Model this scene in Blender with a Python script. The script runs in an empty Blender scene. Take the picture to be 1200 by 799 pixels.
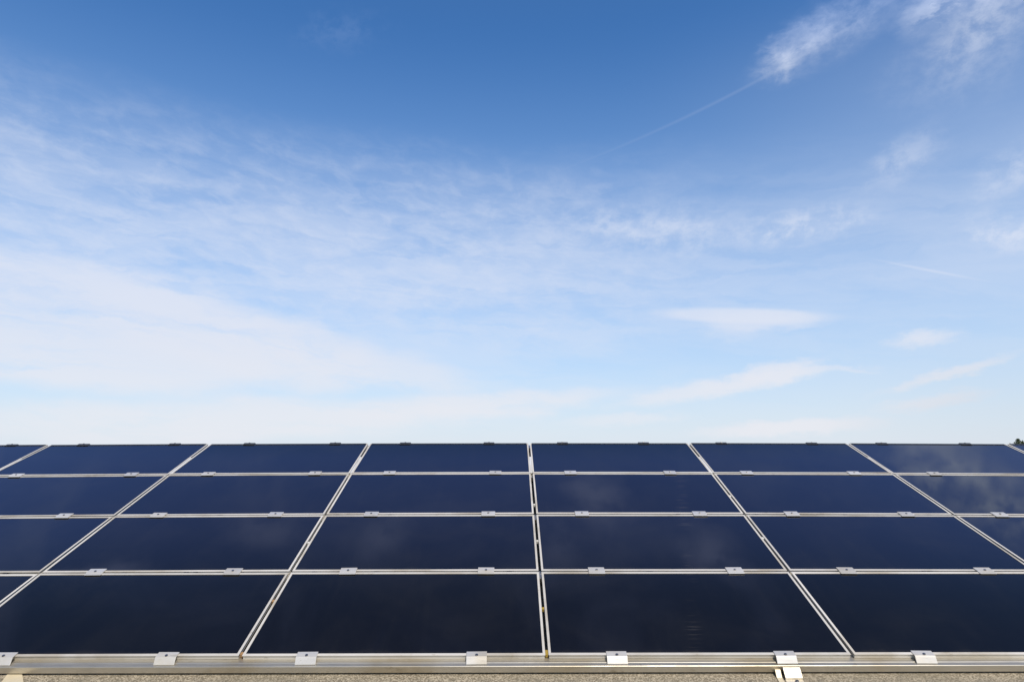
import bpy, bmesh, math, random
from mathutils import Vector, Matrix
R = math.radians
random.seed(7)
S = bpy.context.scene
COL = S.collection

# ------------------------------------------------------------------ layout constants
T = 0.3446952                      # roof pitch (about 19.7 degrees)
W, L, GAP = 1.2, 0.629375, 0.013   # panel pitch along the eaves, panel pitch up the slope, joint width
Z0 = 4.6                           # height of the bottom edge of the array above the ground
ORIGIN = Vector((0, 0, Z0))
EX = Vector((1, 0, 0)); EV = Vector((0, math.cos(T), math.sin(T))); EN = Vector((0, -math.sin(T), math.cos(T)))

# ------------------------------------------------------------------ camera
F_PX = 800.0
yaw, roll, pitch = 0.00351936, -0.000877805, math.atan(126.5 / 800.0)
fw = Vector((math.sin(yaw) * math.cos(pitch), math.cos(yaw) * math.cos(pitch), math.sin(pitch)))
r0 = fw.cross(Vector((0, 0, 1))).normalized(); u0 = r0.cross(fw)
rt = r0 * math.cos(roll) + u0 * math.sin(roll); up = -r0 * math.sin(roll) + u0 * math.cos(roll)
cam = bpy.data.cameras.new('camera')
cam.sensor_width = 36.0; cam.lens = 36.0 * F_PX / 1200.0
cam.clip_start = 0.05; cam.clip_end = 9000
cam_o = bpy.data.objects.new('camera', cam); COL.objects.link(cam_o)
m = Matrix((rt, up, -fw)).transposed().to_4x4()
m.translation = ORIGIN + Vector((-0.145356, -2.825971, 0.798444))
cam_o.matrix_world = m
S.camera = cam_o

# ------------------------------------------------------------------ exposure and render settings
S.view_settings.view_transform = 'Standard'; S.view_settings.look = 'None'
S.view_settings.exposure = 0.0; S.view_settings.gamma = 1.0
S.view_settings.use_curve_mapping = False
S.render.engine = 'CYCLES'
S.cycles.use_denoising = True
S.cycles.max_bounces = 6

# ------------------------------------------------------------------ sun and sky
SUN_EL, SUN_AZ = 50.0, 158.0       # azimuth clockwise from +Y (the view direction): behind the camera, to its right
sd = Vector((math.sin(R(SUN_AZ)) * math.cos(R(SUN_EL)), math.cos(R(SUN_AZ)) * math.cos(R(SUN_EL)), math.sin(R(SUN_EL))))
sun = bpy.data.lights.new('sun', 'SUN'); sun.energy = 4.0; sun.angle = R(0.5); sun.color = (1.0, 0.90, 0.76)
sun_o = bpy.data.objects.new('sun', sun); COL.objects.link(sun_o)
sun_o.rotation_euler = sd.to_track_quat('Z', 'Y').to_euler(); sun_o.location = (3, -12, 18)

world = bpy.data.worlds.new('World'); S.world = world; world.use_nodes = True
SKY = 0.10


class Graph:
    """small helper that chains shader nodes"""
    def __init__(self, tree): self.t = tree
    def node(self, kind, **kw):
        n = self.t.nodes.new(kind)
        for k, v in kw.items(): setattr(n, k, v)
        return n
    def put(self, sock, v):
        if isinstance(v, bpy.types.NodeSocket): self.t.links.new(v, sock)
        else: sock.default_value = v
    def m(self, op, a, b=0.0, c=0.0, clamp=False):
        n = self.node('ShaderNodeMath', operation=op, use_clamp=clamp)
        for i, v in enumerate((a, b, c)): self.put(n.inputs[i], v)
        return n.outputs[0]
    def add(self, a, b): return self.m('ADD', a, b)
    def sub(self, a, b): return self.m('SUBTRACT', a, b)
    def mul(self, a, b): return self.m('MULTIPLY', a, b)
    def ss(self, v, lo, hi, a=0.0, b=1.0):
        n = self.node('ShaderNodeMapRange', interpolation_type='SMOOTHSTEP', clamp=True)
        self.put(n.inputs[0], v)
        for i, q in enumerate((lo, hi, a, b)): self.put(n.inputs[i + 1], q)
        return n.outputs[0]
    def lin(self, v, lo, hi, a=0.0, b=1.0):
        n = self.node('ShaderNodeMapRange', clamp=True)
        self.put(n.inputs[0], v)
        for i, q in enumerate((lo, hi, a, b)): self.put(n.inputs[i + 1], q)
        return n.outputs[0]
    def vec(self, x, y, z=0.0):
        n = self.node('ShaderNodeCombineXYZ')
        for i, v in enumerate((x, y, z)): self.put(n.inputs[i], v)
        return n.outputs[0]
    def noise(self, v, scale=1.0, detail=4.0, rough=0.5, dist=0.0):
        n = self.node('ShaderNodeTexNoise'); self.put(n.inputs['Vector'], v)
        n.inputs['Scale'].default_value = scale; n.inputs['Detail'].default_value = detail
        n.inputs['Roughness'].default_value = rough; n.inputs['Distortion'].default_value = dist
        return n.outputs['Fac']
    def mix(self, f, a, b):
        n = self.node('ShaderNodeMix', data_type='RGBA')
        self.put(n.inputs[0], f); self.put(n.inputs[6], a); self.put(n.inputs[7], b)
        return n.outputs[2]


def build_sky():
    g = Graph(world.node_tree); world.node_tree.nodes.clear()
    out = g.node('ShaderNodeOutputWorld'); bg = g.node('ShaderNodeBackground')
    bg.inputs['Strength'].default_value = SKY
    g.t.links.new(bg.outputs[0], out.inputs[0])
    sky = g.node('ShaderNodeTexSky', sky_type='NISHITA', sun_disc=False)
    sky.sun_elevation = R(SUN_EL); sky.sun_rotation = R(SUN_AZ)
    sky.altitude = 300; sky.air_density = 1.0; sky.dust_density = 0.6; sky.ozone_density = 1.6
    tint = g.node('ShaderNodeMix', data_type='RGBA', blend_type='MULTIPLY')
    tint.inputs[0].default_value = 1.0
    g.put(tint.inputs[6], sky.outputs[0]); g.put(tint.inputs[7], SKY_TINT)
    base0 = tint.outputs[2]
    tc = g.node('ShaderNodeTexCoord'); sp = g.node('ShaderNodeSeparateXYZ')
    g.t.links.new(tc.outputs['Generated'], sp.inputs[0])
    dx, dy, dz = sp.outputs
    deg = 180 / math.pi
    A = g.mul(g.m('ARCTAN2', dx, dy), deg)          # azimuth from +Y, degrees
    E = g.mul(g.m('ARCSINE', dz), deg)              # elevation, degrees
    # blue band added above the frame for the glass to mirror, zenith darkened beyond
    P = g.mul(g.m('ARCTAN2', dz, dy), deg)          # height angle measured straight ahead
    mirror_band = g.mul(g.ss(P, 35.9, 38.6), g.ss(P, 54.0, 43.5))
    base = g.mix(g.mul(mirror_band, 0.50), base0, (1.7, 3.1, 9.8, 1))
    deep = g.node('ShaderNodeMix', data_type='RGBA', blend_type='MULTIPLY')
    g.put(deep.inputs[0], g.ss(P, 47.0, 56.0)); g.put(deep.inputs[6], base); deep.inputs[7].default_value = (0.66, 0.66, 0.66, 1)
    base = deep.outputs[2]
    # gently warped copies of the two angles: clouds never have ruled edges
    w1 = g.noise(g.vec(g.mul(A, 0.09), g.mul(E, 0.22), 3.1), 1.0, 5, 0.6)
    w2 = g.noise(g.vec(g.mul(A, 0.09), g.mul(E, 0.22), 9.7), 1.0, 5, 0.6)
    Aw = g.add(A, g.mul(g.sub(w1, 0.5), 7.0)); Ew = g.add(E, g.mul(g.sub(w2, 0.5), 3.2))
    w3 = g.noise(g.vec(g.mul(A, 0.55), g.mul(E, 1.3), 4.4), 1.0, 6, 0.62)
    w4 = g.noise(g.vec(g.mul(A, 0.55), g.mul(E, 1.3), 7.3), 1.0, 6, 0.62)
    As = g.add(A, g.mul(g.sub(w3, 0.5), 3.2)); Es = g.add(E, g.mul(g.sub(w4, 0.5), 1.3))
    f1 = g.noise(g.vec(g.mul(As, 0.30), g.mul(Es, 0.55), 1.3), 1.0, 9, 0.62, 0.2)     # puffs
    f5 = g.noise(g.vec(g.mul(g.sub(A, g.mul(E, 0.35)), 0.62), g.mul(g.add(E, g.mul(A, 0.1)), 0.80), 6.6), 1.0, 9, 0.62, 0.15)     # ragged clumps
    f2 = g.noise(g.vec(g.mul(g.add(As, g.mul(E, 0.5)), 0.085), g.mul(g.sub(Es, g.mul(A, -0.05)), 0.46), 5.9), 1.0, 9, 0.60, 0.7)  # long streaks
    f3 = g.noise(g.vec(g.mul(g.sub(A, g.mul(E, 0.6)), 0.36), g.mul(g.add(E, g.mul(A, .25)), 0.80), 8.2), 1.0, 7, 0.60, 0.35)      # ripples

    def blob(a0, e0, ra, rb, rot=0.0, amp=1.0, soft=1.0, tex=None, lo=0.3, hi=0.7, warp=True, inner=0.0):
        c, s = math.cos(R(rot)), math.sin(R(rot))
        da = g.sub((A, Aw, As)[int(warp)], a0); de = g.sub((E, Ew, Es)[int(warp)], e0)
        q = g.mul(g.add(g.mul(da, c), g.mul(de, s)), 1 / ra)
        p = g.mul(g.sub(g.mul(de, c), g.mul(da, s)), 1 / rb)
        d = g.m('SQRT', g.add(g.mul(q, q), g.mul(p, p)))
        v = g.ss(d, 1.0, 1.0 - soft)
        if tex is not None:
            v = g.mul(v, g.ss(tex, lo, hi, inner, 1.0))
        return g.mul(v, amp)

    parts = []
    for b in BLOBS:
        b = dict(b); t = b.pop('tex', None)
        b['tex'] = {None: None, 'puff': f1, 'streak': f2, 'ripple': f3, 'clump': f5}[t]
        parts.append(blob(**b))
    # broad high cirrus sheet: fills the lower left, fading upward and to the right
    top = g.add(g.mul(g.m('MAXIMUM', A, -40.0), -0.03), 22.2)
    dlt = g.sub(Ew, top)
    sheet = g.mul(g.mul(g.ss(dlt, 4.0, -8.0, 0.0, 0.54), g.ss(E, 3.0, 13.0, 0.35, 1.0)), g.ss(f2, 0.28, 0.68, 0.46, 1.18))
    rip = g.mul(g.mul(g.ss(dlt, 4.0, -4.0), g.ss(E, 5.0, 13.0)), g.mul(g.ss(f3, 0.40, 0.72), 0.28))
    left = g.mul(g.ss(A, 30.0, -5.0), 1.0)
    parts += [g.mul(sheet, g.add(g.mul(left, 0.35), 0.65)), g.mul(rip, left)]
    # faint wisps overhead (they show in the glass)
    f4 = g.noise(g.vec(g.mul(A, 0.055), g.mul(E, 0.085), 2.4), 1.0, 7, 0.62, 1.2)
    parts.append(g.mul(g.mul(g.ss(f4, 0.46, 0.72), g.ss(P, 36.5, 40.0)), 0.17))
    parts.append(g.mul(g.mul(g.ss(A, 8.0, 42.0), g.ss(E, 36.0, 26.0)), 0.13))
    inv = None
    for v in parts:
        w = g.m('SUBTRACT', 1.0, v, clamp=True)
        inv = w if inv is None else g.mul(inv, w)
    cover = g.m('SUBTRACT', 1.0, inv, clamp=True)
    # haze towards the horizon
    hz = g.m('POWER', g.lin(E, 34.0, -1.0), 1.6)
    base = g.mix(g.mul(hz, 0.95), base, g.mix(g.ss(E, 11.0, 0.0), HAZE, HAZE_LOW))
    warm = g.ss(E, 14.0, 1.0)
    cloud = g.mix(warm, CLOUD, CLOUD_LOW)
    cloud = g.mix(g.mul(g.ss(A, 22.0, 40.0), g.ss(E, 9.0, 0.0)), cloud, (6.4, 6.7, 7.4, 1))
    cloud = g.mix(g.ss(E, 28.0, 33.0), cloud, g.mix(g.ss(E, 35.0, 41.0), (6.0, 7.3, 10.6, 1), (4.3, 5.5, 10.2, 1)))
    col = g.mix(cover, base, cloud)
    g.t.links.new(col, bg.inputs['Color'])


SKY_TINT = (0.58, 1.11, 1.60, 1)
HAZE = (5.6, 7.15, 8.9, 1)
HAZE_LOW = (7.5, 8.0, 8.8, 1)
CLOUD = (7.1, 7.7, 9.1, 1)
CLOUD_LOW = (8.15, 8.3, 8.85, 1)
BLOBS = [
    # the big white bank at lower left: bright body, streaky tail to the right, blue gaps below
    dict(a0=-37, e0=9.0, ra=26, rb=5.4, rot=-5, amp=0.80, soft=0.30, tex='streak', lo=0.25, hi=0.55, inner=0.45),
    dict(a0=-22, e0=8.4, ra=15, rb=3.6, rot=-14, amp=0.62, soft=0.45, tex='streak', lo=0.3, hi=0.58, inner=0.25),
    dict(a0=-11, e0=6.6, ra=14, rb=2.4, rot=-10, amp=0.62, soft=0.7, tex='streak', lo=0.32, hi=0.6, inner=0.2),
    dict(a0=-6, e0=12.4, ra=12, rb=1.6, rot=2, amp=0.36, soft=0.8, tex='puff', lo=0.35, hi=0.65, inner=0.1),
    dict(a0=3, e0=9.2, ra=9, rb=1.6, rot=-4, amp=0.26, soft=0.9, tex='puff', lo=0.35, hi=0.65, inner=0.1),
    # low white bands above the panels
    dict(a0=-20, e0=2.3, ra=26, rb=2.1, rot=2, amp=0.75, soft=0.6, tex='streak', lo=0.28, hi=0.55, inner=0.4),
    dict(a0=-2, e0=3.6, ra=15, rb=1.5, rot=4, amp=0.72, soft=0.6, tex='streak', lo=0.28, hi=0.55, inner=0.4),
    # lens cloud
    dict(a0=19.0, e0=10.50, ra=8.4, rb=0.80, rot=-5, amp=0.72, soft=0.5, warp=0),
    dict(a0=20.2, e0=10.0, ra=5.6, rb=1.15, rot=-3, amp=0.55, soft=0.6, warp=2),
    dict(a0=18.6, e0=9.3, ra=4.2, rb=1.1, rot=0, amp=0.35, soft=0.9, warp=2),
    # lower long cloud
    dict(a0=21.6, e0=5.95, ra=4.2, rb=1.1, rot=6, amp=0.75, soft=0.6, warp=2),
    dict(a0=19.8, e0=5.2, ra=6.4, rb=1.0, rot=10, amp=0.7, soft=0.7, warp=2, tex='streak', lo=.3, hi=.55, inner=.35),
    dict(a0=26.0, e0=6.0, ra=3.4, rb=0.35, rot=-6, amp=0.45, soft=0.9, warp=2),
    dict(a0=16.0, e0=4.7, ra=9.5, rb=1.1, rot=8, amp=0.7, soft=0.7, warp=2, tex='streak', lo=.25, hi=.6, inner=.5),
    dict(a0=32.6, e0=5.2, ra=6.2, rb=0.62, rot=15, amp=0.75, soft=0.8, warp=2, tex='puff', lo=.3, hi=.55, inner=.45),
    dict(a0=31.7, e0=7.9, ra=3.2, rb=0.85, rot=3, amp=0.8, soft=0.8, warp=2, tex='puff', lo=.3, hi=.6, inner=.4),
    dict(a0=31.8, e0=3.3, ra=4.8, rb=0.75, rot=8, amp=0.7, soft=0.8, warp=2),
    dict(a0=22.0, e0=1.6, ra=9.0, rb=0.85, rot=3, amp=0.9, soft=0.7, warp=2),
    dict(a0=9.5, e0=2.4, ra=7.0, rb=0.7, rot=2, amp=0.5, soft=0.8, warp=2),
    # wisps of the right half
    dict(a0=24.6, e0=17.0, ra=7.0, rb=2.1, rot=4, amp=0.60, soft=0.9, warp=2, tex='clump', lo=.36, hi=.66, inner=.12),
    dict(a0=12.0, e0=17.8, ra=14.0, rb=3.2, rot=-4, amp=0.52, soft=0.95, tex='clump', lo=.36, hi=.70, inner=.15),
    dict(a0=31.4, e0=20.6, ra=4.4, rb=2.2, rot=26, amp=0.40, soft=1.0, warp=2, tex='clump', lo=.34, hi=.66, inner=.12),
    dict(a0=37.2, e0=14.4, ra=4.0, rb=1.8, rot=-25, amp=0.72, soft=0.9, warp=2, tex='clump', lo=.34, hi=.64, inner=.1),
    dict(a0=38.2, e0=18.5, ra=4.6, rb=2.0, rot=25, amp=0.5, soft=0.95, warp=2, tex='clump', lo=.34, hi=.66, inner=.1),
    # the two ragged clumps at upper right, with thin halos
    dict(a0=24.8, e0=30.2, ra=4.4, rb=1.7, rot=20, amp=0.72, soft=1.0, warp=2, tex='puff', lo=.36, hi=.62, inner=.25),
    dict(a0=23.6, e0=28.9, ra=2.6, rb=1.6, rot=40, amp=0.42, soft=1.0, warp=2, tex='clump', lo=.36, hi=.66, inner=.15),
    dict(a0=27.5, e0=30.6, ra=8.5, rb=2.8, rot=18, amp=0.40, soft=1.0, warp=2, tex='clump', lo=.28, hi=.70, inner=.25),
    dict(a0=36.0, e0=30.4, ra=5.6, rb=2.6, rot=5, amp=0.78, soft=1.0, warp=2, tex='puff', lo=.36, hi=.62, inner=.22),
    dict(a0=37.6, e0=28.6, ra=6.0, rb=3.0, rot=35, amp=0.45, soft=1.0, warp=2, tex='clump', lo=.32, hi=.68, inner=.2),
    dict(a0=36.0, e0=26.5, ra=7.5, rb=4.6, rot=10, amp=0.22, soft=1.0, warp=2, tex='clump', lo=.30, hi=.70, inner=.2),
    dict(a0=41.5, e0=33.4, ra=8.5, rb=3.4, rot=8, amp=1.0, soft=0.85, warp=2, tex='clump', lo=.38, hi=.60, inner=.12),
    dict(a0=-15.0, e0=32.5, ra=6.0, rb=2.2, rot=10, amp=0.06, soft=1.0, warp=2, tex='clump', lo=.38, hi=.66),
    # thin shreds high overhead
    dict(a0=9.5, e0=43.0, ra=7.5, rb=3.0, rot=15, amp=0.85, soft=1.0, tex='puff', lo=.32, hi=.6, inner=.15),
    dict(a0=5.5, e0=47.5, ra=3.6, rb=4.4, rot=0, amp=0.5, soft=1.0, tex='puff', lo=.34, hi=.6, inner=.2),
    dict(a0=23.0, e0=45.5, ra=7.0, rb=2.4, rot=20, amp=0.75, soft=1.0, tex='puff', lo=.34, hi=.6, inner=.1),
    dict(a0=-41.0, e0=40.9, ra=6.0, rb=1.0, rot=18, amp=0.7, soft=1.0, warp=2),
    dict(a0=-15.0, e0=45.4, ra=6.0, rb=2.8, rot=-20, amp=0.65, soft=1.0, tex='puff', lo=.34, hi=.6, inner=.15),
    dict(a0=-27.0, e0=42.3, ra=6.0, rb=2.4, rot=10, amp=0.65, soft=1.0, tex='puff', lo=.34, hi=.6, inner=.15),
    # vapour trails
    dict(a0=21.0, e0=28.0, ra=23.0, rb=0.20, rot=17, amp=0.075, soft=1.0, warp=0),
    dict(a0=32.4, e0=12.65, ra=4.6, rb=0.17, rot=-20, amp=0.42, soft=1.0, warp=0),
]
build_sky()


# ------------------------------------------------------------------ materials
def mat(name, color=(0.5, 0.5, 0.5), rough=0.5, metal=0.0, ior=1.5):
    mt = bpy.data.materials.new(name); mt.use_nodes = True
    g = Graph(mt.node_tree)
    b = next(n for n in mt.node_tree.nodes if n.type == 'BSDF_PRINCIPLED')
    b.inputs['Base Color'].default_value = (*color, 1); b.inputs['Roughness'].default_value = rough
    b.inputs['Metallic'].default_value = metal; b.inputs['IOR'].default_value = ior
    return mt, g, b


def bump(g, b, h, strength, dist):
    n = g.node('ShaderNodeBump'); n.inputs['Strength'].default_value = strength; n.inputs['Distance'].default_value = dist
    g.put(n.inputs['Height'], h); g.t.links.new(n.outputs[0], b.inputs['Normal'])
    return n


def obj_coord(g, sx=1, sy=1, sz=1, rnd=True):
    tc = g.node('ShaderNodeTexCoord'); mp = g.node('ShaderNodeMapping')
    g.t.links.new(tc.outputs['Object'], mp.inputs[0]); mp.inputs['Scale'].default_value = (sx, sy, sz)
    if rnd:
        oi = g.node('ShaderNodeObjectInfo')
        g.t.links.new(g.mul(oi.outputs['Random'], 40.0), mp.inputs['Location'])
    return mp.outputs[0]


def make_alu(name, color, rough, metal, grime=0.25):
    mt, g, b = mat(name, color, rough, metal)
    n = g.noise(obj_coord(g, 9, 60, 60), 1.0, 4, 0.6)
    n2 = g.noise(obj_coord(g, 3, 3, 3), 1.0, 5, 0.6)
    dark = tuple(c * (1 - grime) * k for c, k in zip(color, (1.0, 0.93, 0.80))) + (1,)
    worn = g.mix(g.mul(g.ss(n2, 0.44, 0.70), 0.9), (*color, 1), dark)
    spots = g.noise(obj_coord(g, 14, 40, 40), 1.0, 3, 0.7)
    worn = g.mix(g.mul(g.ss(spots, 0.62, 0.74), 0.5), worn, tuple(c * 0.5 * k for c, k in zip(color, (1.0, 0.88, 0.68))) + (1,))
    oi = g.node('ShaderNodeObjectInfo'); hv = g.node('ShaderNodeHueSaturation')
    g.put(hv.inputs['Value'], g.lin(oi.outputs['Random'], 0, 1, 0.86, 1.06)); g.put(hv.inputs['Color'], worn)
    g.put(b.inputs['Base Color'], hv.outputs[0])
    g.put(b.inputs['Roughness'], g.lin(n, 0.2, 0.8, rough - 0.06, rough + 0.1))
    bump(g, b, n, 0.08, 0.002)
    return mt


M = {}
WIPE_ANISO = 0.921
M['frame'] = make_alu('anodised_frame', (0.67, 0.635, 0.57), 0.42, 0.08, 0.32)
M['rail'] = make_alu('mill_aluminium', (0.63, 0.595, 0.52), 0.36, 0.78, 0.15)
M['clamp'] = make_alu('clamp_aluminium', (0.68, 0.66, 0.62), 0.34, 0.32, 0.12)
M['bolt'], _g, _b = mat('bolt_steel', (0.30, 0.29, 0.28), 0.35, 1.0)
M['back'], _g, _b = mat('panel_back', (0.02, 0.02, 0.02), 0.6)
M['bracket'] = make_alu('bracket_steel', (0.80, 0.755, 0.655), 0.48, 0.4, 0.1)
M['trim'], _g, _b = mat('dark_trim', (0.018, 0.022, 0.036), 0.6)
M['darkclamp'], _g, _b = mat('dark_clamp_metal', (0.06, 0.062, 0.065), 0.5, 0.3)
M['pale'] = make_alu('sun_glow_pale', (0.78, 0.71, 0.55), 0.45, 0.2, 0.1)  # cream tone stands for sun glow on the roof grit
M['plate'] = make_alu('joint_plate_metal', (0.70, 0.70, 0.68), 0.45, 0.15)
M['spacer'] = make_alu('spacer_plastic', (0.62, 0.60, 0.54), 0.5, 0.0)
M['yellow'], _g, _b = mat('yellowed_spacer', (0.36, 0.24, 0.035), 0.7)
M['rust'], _g, _b = mat('rusty_spacer', (0.33, 0.19, 0.08), 0.8)

# dark thin-film glass: reflection of the sky over an almost black cell, light dust, fine level wiping marks
mt, g, b = mat('solar_glass', (0.007, 0.008, 0.011), 0.035, 0.0, 1.5)
oi = g.node('ShaderNodeObjectInfo'); g.put(b.inputs['Specular IOR Level'], g.lin(oi.outputs['Random'], 0, 1, 0.29, 0.39))
co = obj_coord(g, 1, 1, 1)
d1 = g.noise(co, 2.2, 6, 0.62, 0.5)
d2 = g.noise(obj_coord(g, 16, 1.6, 1), 1.0, 4, 0.6)
dust = g.mul(g.add(g.mul(g.ss(d1, 0.40, 0.75), 0.7), g.mul(g.ss(d2, 0.5, 0.8), 0.3)), 1.0)
film = g.mix(dust, (0.0056, 0.0054, 0.0073, 1), (0.0115, 0.0108, 0.0112, 1))
tcl = g.node('ShaderNodeTexCoord'); sxl = g.node('ShaderNodeSeparateXYZ'); g.t.links.new(tcl.outputs['Object'], sxl.inputs[0])
silt = g.mul(g.ss(g.add(sxl.outputs[1], g.mul(g.sub(d2, 0.5), -0.05)), -0.268, -0.294), g.ss(d1, 0.3, 0.65))
g.put(b.inputs['Base Color'], g.mix(g.mul(silt, 0.18), film, (0.055, 0.050, 0.042, 1)))
g.put(b.inputs['Roughness'], g.lin(dust, 0.0, 1.0, 0.03, 0.09))
wv = g.noise(co, 1.7, 2, 0.5)
bump(g, b, wv, 0.35, 0.0009)
# hair-fine level wiping marks: they only flash in a narrow column towards the sun
ticks = g.noise(obj_coord(g, 5.0, 110, 1), 1.0, 3, 0.7)
tmask = g.mul(g.ss(ticks, 0.50, 0.72), g.ss(g.noise(co, 3.1, 2, 0.5), 0.42, 0.6))
gl = g.node('ShaderNodeBsdfAnisotropic'); gl.distribution = 'BECKMANN'
gl.inputs['Color'].default_value = (0.8, 0.8, 0.8, 1)
gl.inputs['Roughness'].default_value = 0.2515; gl.inputs['Anisotropy'].default_value = WIPE_ANISO
tg = g.node('ShaderNodeTangent', direction_type='UV_MAP', uv_map='UVMap'); g.t.links.new(tg.outputs[0], gl.inputs['Tangent'])
mx = g.node('ShaderNodeMixShader'); g.put(mx.inputs[0], g.mul(tmask, 0.0005))
outn = next(n for n in mt.node_tree.nodes if n.type == 'OUTPUT_MATERIAL')
g.t.links.new(b.outputs[0], mx.inputs[1]); g.t.links.new(gl.outputs[0], mx.inputs[2]); g.t.links.new(mx.outputs[0], outn.inputs[0])
M['glass'] = mt

# gritty mineral roofing felt
mt, g, b = mat('roof_grit', (0.2, 0.19, 0.16), 0.75)
tc = g.node('ShaderNodeTexCoord')
vo = g.node('ShaderNodeTexVoronoi'); vo.inputs['Scale'].default_value = 230.0; g.t.links.new(tc.outputs['Object'], vo.inputs['Vector'])
sepc = g.node('ShaderNodeSeparateColor'); g.t.links.new(vo.outputs['Color'], sepc.inputs[0])
big = g.noise(tc.outputs['Object'], 3.0, 6, 0.6); mid = g.noise(tc.outputs['Object'], 24.0, 4, 0.6)
c1 = g.mix(g.ss(sepc.outputs[0], 0.2, 0.95), (0.18, 0.152, 0.106, 1), (0.43, 0.372, 0.275, 1))
c2 = g.mix(g.mul(g.ss(big, 0.4, 0.7), 0.45), c1, (0.20, 0.175, 0.12, 1))
c3 = g.mix(g.mul(g.ss(mid, 0.5, 0.75), 0.4), c2, (0.13, 0.12, 0.095, 1))
g.put(b.inputs['Base Color'], c3)
g.put(b.inputs['Roughness'], g.lin(sepc.outputs[1], 0, 1, 0.35, 0.85))
bump(g, b, g.add(g.mul(vo.outputs['Distance'], -1.0), mid), 0.5, 0.003)
M['roof'] = mt

mt, g, b = mat('render_wall', (0.55, 0.52, 0.45), 0.85)
tc = g.node('ShaderNodeTexCoord'); nz = g.noise(tc.outputs['Object'], 1.2, 7, 0.65)
g.put(b.inputs['Base Color'], g.mix(g.ss(nz, .35, .7), (0.56, 0.53, 0.46, 1), (0.44, 0.41, 0.35, 1)))
bump(g, b, g.noise(tc.outputs['Object'], 60, 4, .6), .3, .01)
M['wall'] = mt

mt, g, b = mat('meadow', (0.06, 0.09, 0.03), 0.95)
tc = g.node('ShaderNodeTexCoord'); nz = g.noise(tc.outputs['Object'], 0.05, 8, 0.65); nz2 = g.noise(tc.outputs['Object'], 2.5, 6, 0.7)
g.put(b.inputs['Base Color'], g.mix(nz2, g.mix(g.ss(nz, .4, .6), (0.05, 0.085, 0.025, 1), (0.10, 0.11, 0.045, 1)), (0.045, 0.06, 0.02, 1)))
bump(g, b, nz2, 0.6, 0.08)
M['ground'] = mt

mt, g, b = mat('bark', (0.09, 0.07, 0.05), 0.9)
tc = g.node('ShaderNodeTexCoord'); nz = g.noise(tc.outputs['Object'], 9.0, 6, .6); bump(g, b, nz, .8, .03)
g.put(b.inputs['Base Color'], g.mix(nz, (0.06, 0.045, 0.03, 1), (0.14, 0.11, 0.08, 1)))
M['bark'] = mt
mt, g, b = mat('leaves', (0.06, 0.085, 0.03), 0.7)
tc = g.node('ShaderNodeTexCoord'); nz = g.noise(tc.outputs['Object'], 1.4, 4, .6)
g.put(b.inputs['Base Color'], g.mix(g.ss(nz, .35, .65), (0.04, 0.06, 0.02, 1), (0.085, 0.11, 0.04, 1)))
M['leaves'] = mt


# ------------------------------------------------------------------ the array is not perfectly flat: it bows a little along its length
ROW_N = [0.0, 0.0066, 0.0068, 0.0050, -0.0070]
ROW_K = [0.0, 0.0009, 0.0013, 0.0014, 0.0008]


def sag(u, v):
    t = max(0.0, min(3.999, v / L)); i = int(t); f = t - i
    n = ROW_N[i] * (1 - f) + ROW_N[i + 1] * f; k = ROW_K[i] * (1 - f) + ROW_K[i + 1] * f
    uu = min(abs(u), 4 * W + 0.2)
    return n - k * uu * uu


def pos(u, v, n=0.0):
    return ORIGIN + EX * u + EV * v + EN * (n + sag(u, v))


def local_frame(u, v):
    e = 0.25
    x = (pos(u + e, v) - pos(u - e, v)).normalized()
    y = (pos(u, v + e) - pos(u, v - e)).normalized()
    return frame_matrix(pos(u, v), x, y)


def frame_matrix(o, x, y):
    z = x.cross(y).normalized(); y = z.cross(x)
    mm = Matrix((x, y, z)).transposed().to_4x4(); mm.translation = o
    return mm


# ------------------------------------------------------------------ mesh helpers
def add_box(bm, x0, x1, y0, y1, z0, z1):
    vs = [bm.verts.new(p) for p in ((x0, y0, z0), (x1, y0, z0), (x1, y1, z0), (x0, y1, z0), (x0, y0, z1), (x1, y0, z1), (x1, y1, z1), (x0, y1, z1))]
    for f in ((3, 2, 1, 0), (4, 5, 6, 7), (0, 1, 5, 4), (1, 2, 6, 5), (2, 3, 7, 6), (3, 0, 4, 7)):
        bm.faces.new([vs[i] for i in f])


def add_profile(bm, prof, xs, fn=None):
    """closed (y, z) profile swept along the x stations"""
    rings = []
    for x in xs:
        rings.append([bm.verts.new(fn(x, y, z) if fn else (x, y, z)) for y, z in prof])
    k = len(prof)
    for a, c in zip(rings, rings[1:]):
        for i in range(k):
            bm.faces.new((a[i], c[i], c[(i + 1) % k], a[(i + 1) % k]))
    bm.faces.new(list(reversed(rings[0]))); bm.faces.new(rings[-1])


def add_cyl(bm, c, r, h, seg=16, r2=None):
    r2 = r if r2 is None else r2
    a = [bm.verts.new((c[0] + r * math.cos(2 * math.pi * i / seg), c[1] + r * math.sin(2 * math.pi * i / seg), c[2])) for i in range(seg)]
    t = [bm.verts.new((c[0] + r2 * math.cos(2 * math.pi * i / seg), c[1] + r2 * math.sin(2 * math.pi * i / seg), c[2] + h)) for i in range(seg)]
    for i in range(seg):
        j = (i + 1) % seg
        bm.faces.new((a[i], a[j], t[j], t[i]))
    bm.faces.new(t); bm.faces.new(list(reversed(a)))


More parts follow.
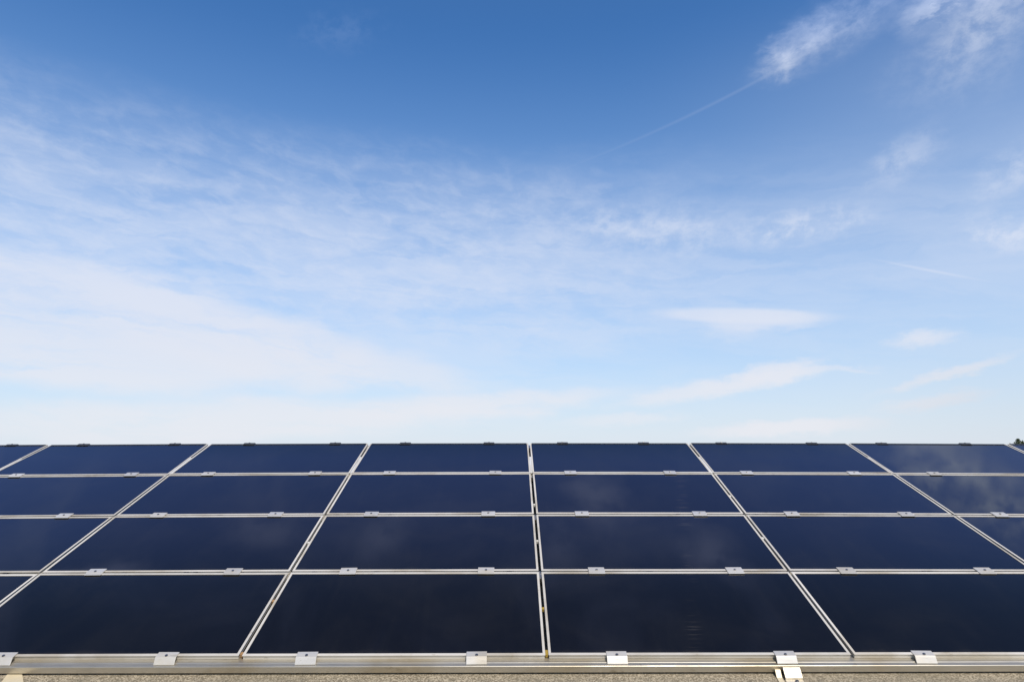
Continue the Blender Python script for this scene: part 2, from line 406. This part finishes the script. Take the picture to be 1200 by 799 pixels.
def mesh_obj(name, bm, material, parent=None, bevel=0.0, seg=2, smooth=False):
    bmesh.ops.recalc_face_normals(bm, faces=bm.faces)
    me = bpy.data.meshes.new(name); bm.to_mesh(me); bm.free()
    me.materials.append(material)
    if smooth:
        for p in me.polygons: p.use_smooth = True
    o = bpy.data.objects.new(name, me); COL.objects.link(o)
    if parent: o.parent = parent
    if bevel:
        b = o.modifiers.new('bevel', 'BEVEL'); b.width = bevel; b.segments = seg; b.limit_method = 'ANGLE'; b.angle_limit = R(25)
    return o


def thing(name, label, cat, group=None):
    o = bpy.data.objects.new(name, None); COL.objects.link(o); o.empty_display_size = 0.1
    return tag(o, label, cat, group)


def tag(o, label, cat, group=None):
    o['label'] = label; o['category'] = cat
    if group: o['group'] = group
    return o


def dup(root):
    r = root.copy(); COL.objects.link(r)
    for ch in root.children:
        c = ch.copy(); COL.objects.link(c); c.parent = r
        for sub in ch.children:
            d = sub.copy(); COL.objects.link(d); d.parent = c
    return r


# ------------------------------------------------------------------ ground
bm = bmesh.new()
vs = [bm.verts.new(p) for p in ((-4000, -4000, 0), (4000, -4000, 0), (4000, 4000, 0), (-4000, 4000, 0))]; bm.faces.new(vs)
ground = mesh_obj('ground', bm, M['ground']); ground['kind'] = 'structure'

# ------------------------------------------------------------------ the building that carries the array
ROOF_N = -0.055
V_EAVE, V_RIDGE, U_END = -5.6, 4 * L + 0.10, 9.5
house = thing('building', 'low building whose gritty beige roof carries the solar array', 'building')
house.location = (0, 0, 0)
us = [-U_END, -7.0] + [W * i for i in range(-4, 5)] + [7.0, U_END]
vv = [V_EAVE, -3.0, -1.2, -0.3, -0.06, 0.0, L * .5, L, 1.5 * L, 2 * L, 2.5 * L, 3 * L, 3.5 * L, V_RIDGE]
bm = bmesh.new()
grid = [[bm.verts.new(pos(u, v, ROOF_N)) for u in us] for v in vv]
for a, c in zip(grid, grid[1:]):
    for i in range(len(us) - 1):
        bm.faces.new((a[i], a[i + 1], c[i + 1], c[i]))
far = [bm.verts.new(Vector((u, pos(u, V_RIDGE).y + 7.9, pos(0, V_EAVE, ROOF_N).z))) for u in us]
for i in range(len(us) - 1):
    bm.faces.new((grid[-1][i], grid[-1][i + 1], far[i + 1], far[i]))
roof = mesh_obj('roof', bm, M['roof'], house)
so = roof.modifiers.new('thick', 'SOLIDIFY'); so.thickness = 0.12; so.offset = -1
y_e = pos(0, V_EAVE, ROOF_N).y + 0.4; z_e = pos(0, V_EAVE, ROOF_N).z - 0.02; y_b = pos(0, V_RIDGE).y + 7.5; z_r = pos(0, V_RIDGE, ROOF_N).z - 0.22; y_r = pos(0, V_RIDGE).y
for x in (-U_END + 0.35, U_END - 0.65):
    bm = bmesh.new()
    prof = ((y_e, 0), (y_b, 0), (y_b, z_e), (y_r, z_r), (y_e, z_e))
    add_profile(bm, prof, (x, x + 0.3)); mesh_obj('gable_wall', bm, M['wall'], house)
for y in (y_e, y_b - 0.3):
    bm = bmesh.new(); add_box(bm, -U_END + 0.652, U_END - 0.652, y + 0.002, y + 0.298, 0, z_e - 0.01); mesh_obj('side_wall', bm, M['wall'], house)

# ------------------------------------------------------------------ mounting rails (they follow the bow of the roof)
RAIL_PROF = [(0.036, -0.046), (0.036, -0.0185), (-0.005, -0.0185), (-0.007, -0.0174), (-0.0125, -0.0174), (-0.0150, -0.0188), (-0.030, -0.0195), (-0.033, -0.0185), (-0.0345, -0.0205), (-0.0345, -0.046)]
MID_PROF = [(0.032, -0.046), (0.032, -0.0185), (-0.032, -0.0185), (-0.032, -0.046)]
rail_labels = ['long aluminium rail along the bottom edge of the panels', 'aluminium rail under the joint between the bottom and second panel rows',
               'aluminium rail under the joint between the second and third panel rows', 'aluminium rail under the joint just below the top panel row',
               'aluminium rail behind the top edge of the highest panel row']
for j in range(5):
    bm = bmesh.new()
    v0 = j * L - (0.03 if j == 4 else 0)
    st = [-4 * W - 0.05] + [W * i * 0.5 for i in range(-7, 8)] + [4 * W + 0.05]
    add_profile(bm, RAIL_PROF if j == 0 else MID_PROF, st, lambda x, y, z: pos(x, v0 + y, z))
    o = mesh_obj('mounting_rail', bm, M['rail'], None, 0.0012, 2)
    tag(o, rail_labels[j], 'rail', 'rails under the solar panels')

# ------------------------------------------------------------------ solar panels
PW, PL, PD = W - 0.0125, L - GAP, 0.018
FX, FY = 0.0102, 0.0140


def make_panel():
    root = thing('solar_panel', '', 'solar panel', 'solar panels on the roof')
    bm = bmesh.new()
    hx, hy = PW / 2, PL / 2
    # four mitred bars with a lip that stands proud of the glass
    def ring(inx, iny, z): return [bm.verts.new(p) for p in ((-hx + inx, -hy + iny, z), (hx - inx, -hy + iny, z), (hx - inx, hy - iny, z), (-hx + inx, hy - iny, z))]
    rings = [ring(.0028, .0028, -PD), ring(.0028, .0028, -.0014), ring(0, 0, -.0014), ring(0, 0, 0), ring(FX, FY, 0), ring(FX, FY, -PD)]
    for a, c in zip(rings, rings[1:] + rings[:1]):
        for i in range(4):
            k = (i + 1) % 4
            bm.faces.new((a[i], a[k], c[k], c[i]))
    mesh_obj('frame', bm, M['frame'], root, 0.0005, 2)
    bm = bmesh.new()
    add_box(bm, -hx + FX + .0003, hx - FX - .0003, -hy + FY + .0003, hy - FY - .0003, -0.008, -0.0022)
    uvl = bm.loops.layers.uv.new('UVMap')
    for f in bm.faces:
        for lp in f.loops: lp[uvl].uv = (lp.vert.co.x / PW + .5, lp.vert.co.y / PL + .5)
    mesh_obj('glass', bm, M['glass'], root)
    bm = bmesh.new()
    add_box(bm, -hx + FX + .001, hx - FX - .001, -hy + FY + .001, hy - FY - .001, -0.0155, -0.0085)
    mesh_obj('back_sheet', bm, M['back'], root)
    return root


ORD = ['first', 'second', 'third', 'fourth', 'fifth', 'sixth', 'seventh', 'eighth', 'ninth', 'tenth', 'eleventh', 'twelfth', 'thirteenth', 'fourteenth']
ROWNAME = ['bottom row', 'second lowest row', 'second highest row', 'top row below the sky']
SEEN = [(-3, 1), (-3, 2), (-3, 2), (-4, 3)]          # first and last panel of each row that the picture shows


def from_left(i, n):
    if i == 0: return 'leftmost'
    if i == n - 1: return 'rightmost'
    return ORD[i] + ' from the left'


LOOKS = {(3, 2): 'with a cloud mirrored in its glass', (2, 2): 'with a pale cloud reflection', (2, 0): 'with a wispy cloud reflection',
         (1, -2): 'with faint cloud wisps', (0, -3): 'mostly cut off by the picture edge'}
proto = make_panel(); first = True
bm = bmesh.new(); add_box(bm, -PW / 2 + 0.013, PW / 2 - 0.013, PL / 2 - 0.0152, PL / 2 - 0.0005, 0.0004, 0.0012)
trim0 = mesh_obj('top_trim', bm, M['trim'], None, 0.0, 1); trims = []
for j in range(4):
    a, z = SEEN[j]
    for c in range(-4, 4):
        o = proto if first else dup(proto); first = False
        u0_, v0_ = (c + 0.5) * W, (j + 0.5) * L
        x = (pos((c + 1) * W, v0_) - pos(c * W, v0_)).normalized(); y = (pos(u0_, (j + 1) * L) - pos(u0_, j * L)).normalized()
        ctr = (pos(c * W, j * L) + pos((c + 1) * W, j * L) + pos(c * W, (j + 1) * L) + pos((c + 1) * W, (j + 1) * L)) / 4
        jit = random.Random(c * 17 + j)
        ctr += EN * jit.uniform(-.0006, .0006) + EX * jit.uniform(-.001, .001)
        o.matrix_world = frame_matrix(ctr, x, y + EN * jit.uniform(-.0012, .0012))
        if j == 3:
            t_ = trim0 if not trims else trim0.copy()
            if trims: COL.objects.link(t_)
            trims.append(t_); t_.parent = o
        if a <= c <= z:
            o['label'] = 'dark blue framed solar panel, %s in the %s' % (from_left(c - a, z - a + 1), ROWNAME[j])
        else:
            side = 'left' if c < a else 'right'
            k = a - c - 1 if c < a else c - z - 1
            o['label'] = 'dark blue solar panel %s past the %s picture edge, %s' % (('just', 'one further')[k], side, ROWNAME[j])

# ------------------------------------------------------------------ clamps
def make_mid_clamp():
    root = thing('panel_clamp', '', 'clamp', 'clamps on the panel joints')
    bm = bmesh.new()
    prof = [(0.029, 0.0006), (0.029, 0.0042), (0.006, 0.0056), (-0.004, 0.0056), (-0.028, 0.0036), (-0.028, 0.0006)]
    add_profile(bm, prof, (-0.039, 0.039)); mesh_obj('plate', bm, M['clamp'], root, 0.0008, 2)
    bm = bmesh.new(); add_cyl(bm, (0, 0, 0.0054), 0.0062, 0.004, 6); mesh_obj('bolt', bm, M['bolt'], root, 0.0005, 1)
    return root


def make_end_clamp(metal='clamp'):
    root = thing('panel_clamp', '', 'clamp', 'clamps on the panel joints')
    bm = bmesh.new()
    # a folded sheet: tongue over the frame, short flat, face sloping down to the rail, foot
    outer = [(0.019, 0.0006), (0.019, 0.0036), (0.004, 0.0042), (-0.0125, 0.0036), (-0.0305, -0.0150), (-0.0320, -0.0178)]
    inner = [(-0.0285, -0.0178), (-0.0273, -0.0158), (-0.0095, 0.0008), (-0.002, 0.0008), (0.0, 0.0006)]
    add_profile(bm, outer + inner, (-0.040, 0.040)); mesh_obj('plate', bm, M[metal], root, 0.0007, 2)
    bm = bmesh.new(); add_cyl(bm, (0, -0.005, 0.0040), 0.0062, 0.0035, 6); mesh_obj('bolt', bm, M['bolt'], root, 0.0005, 1)
    return root


CL = {4: [-3.236, -2.788, -2.218, -1.751, -1.214, -0.775, -0.251, 0.21, 0.719, 1.207, 1.776, 2.216, 2.743],
      3: [-2.839, -2.206, -1.782, -1.194, -0.784, -0.2, 0.214, 0.764, 1.189, 1.784, 2.228],
      2: [-2.24, -1.792, -1.235, -0.78, -0.223, 0.223, 0.785, 1.225, 1.772, 2.221],
      1: [-1.778, -1.229, -0.768, -0.216, 0.227, 0.782, 1.232, 1.788],
      0: [-1.765, -1.237, -0.782, -0.229, 0.228, 0.778, 1.231]}
LINE = ['on the rail at the bottom of the array', 'on the lowest joint between panel rows', 'on the middle joint between panel rows',
        'on the highest joint between panel rows', 'on the top edge against the sky']
mid0, end0, top0 = make_mid_clamp(), make_end_clamp(), make_end_clamp('darkclamp'); used = set()


def place(proto, u, v, flip=False):
    o = dup(proto) if proto.name in used else proto
    used.add(proto.name)
    mm = local_frame(u, v)
    o.matrix_world = mm @ Matrix.Rotation(R(random.uniform(-1.2, 1.2)) + (math.pi if flip else 0), 4, 'Z')
    return o


for j, lst in CL.items():
    n = len(lst)
    for i, uw in enumerate(lst):
        v = j * L + (GAP / 2 if j == 0 else -GAP / 2 if j == 4 else 0)
        o = place((end0, mid0, mid0, mid0, top0)[j], uw * W, v, j == 4)
        o['label'] = '%s clamp %s, %s' % (('folded silver' if j == 0 else 'dark metal' if j == 4 else 'flat silver'), LINE[j], from_left(i, n))
    for c in range(-4, 4):                              # the rest of the array, outside the picture
        for s in (0.22, 0.78):
            q = c + s
            if q < lst[0] - 0.2 or q > lst[-1] + 0.2:
                o = place((end0, mid0, mid0, mid0, top0)[j], q * W, j * L + (GAP / 2 if j == 0 else -GAP / 2 if j == 4 else 0), j == 4)
                o['label'] = 'small panel clamp outside the picture edge'

# ------------------------------------------------------------------ cover plates and spacers in the upright joints
for c in range(-3, 4):
    bm = bmesh.new(); add_box(bm, -0.0056, 0.0056, -0.155, 0.155, -0.012, -0.0015)
    o = mesh_obj('joint_plate', bm, M['plate'], None, 0.0008, 1)
    o.matrix_world = local_frame(c * W, 3 * L + 0.17)
    tag(o, 'thin silver strip in an upright joint of the top row, %s' % from_left(c + 3, 7), 'joint strip', 'strips in the top row joints')
SP = [(0, 2, .22, 'spacer', 'pale'), (0, 1, .50, 'spacer', 'pale'), (0, 0, .52, 'yellow', 'yellow'), (0, 0, .035, 'yellow', 'bright yellow'),
      (1, 2, .42, 'spacer', 'pale'), (1, 1, .55, 'spacer', 'pale'), (-1, 1, .48, 'spacer', 'pale'), (-1, 0, .62, 'rust', 'rusty'), (-1, 0, .04, 'rust', 'rusty')]
NAMEC = {0: 'central', 1: 'next right', -1: 'next left'}
for c, j, f, mk, w in SP:
    bm = bmesh.new(); add_box(bm, -0.0058, 0.0058, -0.008, 0.008 + (0.012 if mk == 'yellow' and f < .1 else 0), -0.016, -0.002)
    o = mesh_obj('gap_spacer', bm, M[mk], None, 0.001, 1)
    o.matrix_world = local_frame(c * W, (j + f) * L)
    place_ = 'at its bottom end' if f < .1 else 'halfway along it'
    tag(o, '%s spacer in the %s upright joint, %s row, %s' % (w, NAMEC[c], ('bottom', 'second', 'third')[j], place_), 'spacer', 'spacers in the upright joints')
# small dark drain clips in the level joints
CLIPS = {1: [-2.567, -1.999, -1.7, -1.655, -1.086, -0.787, -0.147, 0.531, 1.153, 1.857, 1.886],
         2: [-1.803, -1.131, -0.829, 0.82, 1.27, 1.779, 2.264, 2.582]}
for j, lst in CLIPS.items():
    for i, u in enumerate(lst):
        bm = bmesh.new(); add_box(bm, -0.010, 0.010, -0.0048, 0.0048, -0.016, -0.0008)
        o = mesh_obj('joint_clip', bm, M['back'], None, 0.001, 1)
        o.matrix_world = local_frame(u, j * L)
        tag(o, 'small dark clip in the %s joint between panel rows, %s' % (('lowest', 'middle')[j - 1], from_left(i, len(lst))), 'clip', 'dark clips in the level joints')

# ------------------------------------------------------------------ roof brackets under the bottom rail
def make_bracket():
    root = thing('roof_bracket', '', 'bracket', 'roof brackets under the bottom rail')
    bm = bmesh.new()
    prof = [(-0.0352, -0.0240), (-0.0372, -0.0222), (-0.0400, -0.0230), (-0.0700, -0.0425), (-0.0715, -0.0440), (-0.0715, -0.0548), (-0.0680, -0.0548), (-0.0680, -0.0445), (-0.0352, -0.0262)]
    add_profile(bm, prof, (-0.033, 0.033)); mesh_obj('foot_plate', bm, M['bracket'], root, 0.0008, 2)
    bm = bmesh.new(); add_box(bm, -0.033, 0.033, -0.125, -0.0719, -0.0548, -0.0515)
    mesh_obj('base_flange', bm, M['bracket'], root, 0.0008, 2)
    bm = bmesh.new(); add_cyl(bm, (0.006, -0.084, -0.0515), 0.0075, 0.006, 6); mesh_obj('screw', bm, M['bolt'], root, 0.0006, 1)
    # sun glow beside the foot, put in as a pale band on the grit
    bm = bmesh.new(); add_profile(bm, [(-0.0352, -0.0330), (-0.0372, -0.0322), (-0.0600, -0.0508), (-0.1300, -0.0516), (-0.1300, -0.0545), (-0.0590, -0.0540), (-0.0352, -0.0352)], (-0.062, -0.041))
    mesh_obj('glow_strap', bm, M['pale'], root, 0.0006, 1)
    return root


GLOW_STRIP = [(-2.066, -0.13), (-1.95, -0.13), (-2.055, 0.0), (-2.095, 0.0)]
br0 = make_bracket(); br0['label'] = 'shiny roof bracket on the grit below the bottom rail, at the right'
del br0['group']
br0.matrix_world = frame_matrix(ORIGIN + EX * 0.785 * W, EX, EV)
# sun glow on the grit, lower left, put in as a pale flat strip
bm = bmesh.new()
top = [GLOW_STRIP[i] + (-0.0505,) for i in range(4)]; low = [GLOW_STRIP[i] + (-0.0548,) for i in range(4)]
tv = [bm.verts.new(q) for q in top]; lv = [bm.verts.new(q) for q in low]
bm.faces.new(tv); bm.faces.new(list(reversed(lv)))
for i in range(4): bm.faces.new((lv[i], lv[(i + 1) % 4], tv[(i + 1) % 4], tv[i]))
o = mesh_obj('sun_glow_strip', bm, M['pale'], None, 0.001, 2); o.matrix_world = frame_matrix(ORIGIN, EX, EV)
tag(o, 'pale cream strip painted as sun glow on the grit in the lower left corner', 'strip')

# ------------------------------------------------------------------ the treetop that peeps over the ridge at the far right
def make_tree():
    rng = random.Random(5)
    root = thing('tree', 'dark green treetop peeping over the array at the far right', 'tree')
    H = 6.25
    bm = bmesh.new()
    prev = None; seg = 9
    for k in range(9):
        t = k / 8; r = 0.22 * (1 - t) ** 0.8 + 0.02
        ring = [bm.verts.new((r * math.cos(2 * math.pi * i / seg) + .08 * math.sin(3 * t), r * math.sin(2 * math.pi * i / seg), t * H * 0.93)) for i in range(seg)]
        if prev:
            for i in range(seg): bm.faces.new((prev[i], prev[(i + 1) % seg], ring[(i + 1) % seg], ring[i]))
        prev = ring
    limbs = []
    for k in range(46):
        z = H * (0.2 + 0.72 * rng.random()); az = rng.uniform(0, 6.283); ln = 2.3 * (1 - z / H) ** 0.75 + 0.25
        a = Vector((.08 * math.sin(3 * z / H), 0, z)); e = a + Vector((math.cos(az) * ln, math.sin(az) * ln, ln * 0.35))
        limbs.append((a, e)); d = (e - a).normalized(); sx = d.cross(Vector((0, 0, 1))).normalized() * .035; sy = d.cross(sx).normalized() * .035
        q = [bm.verts.new(a + s) for s in (sx, sy, -sx, -sy)]; w = [bm.verts.new(e + s * .2) for s in (sx, sy, -sx, -sy)]
        for i in range(4): bm.faces.new((q[i], q[(i + 1) % 4], w[(i + 1) % 4], w[i]))
    mesh_obj('trunk', bm, M['bark'], root)
    bm = bmesh.new()
    def leaf(p, s):
        n = Vector((rng.gauss(0, 1), rng.gauss(0, 1), rng.gauss(0, 1))).normalized(); t = n.orthogonal().normalized(); b2 = n.cross(t)
        bm.faces.new([bm.verts.new(p + t * s), bm.verts.new(p + b2 * s * .5), bm.verts.new(p - t * s), bm.verts.new(p - b2 * s * .5)])
    for a, e in limbs:
        for _ in range(70):
            f = rng.random() ** .6; p = a.lerp(e, f) + Vector((rng.gauss(0, .16), rng.gauss(0, .16), rng.gauss(0, .13)))
            leaf(p, rng.uniform(.06, .13))
    for _ in range(260):
        f = rng.random(); leaf(Vector((rng.gauss(.01, .04 + .22 * (1 - f)), rng.gauss(0, .04 + .22 * (1 - f)), H * (0.90 + 0.10 * f))), rng.uniform(.04, .09))
    mesh_obj('crown', bm, M['leaves'], root)
    return root


tree = make_tree(); tree.location = (44.2, 57.2, 0)
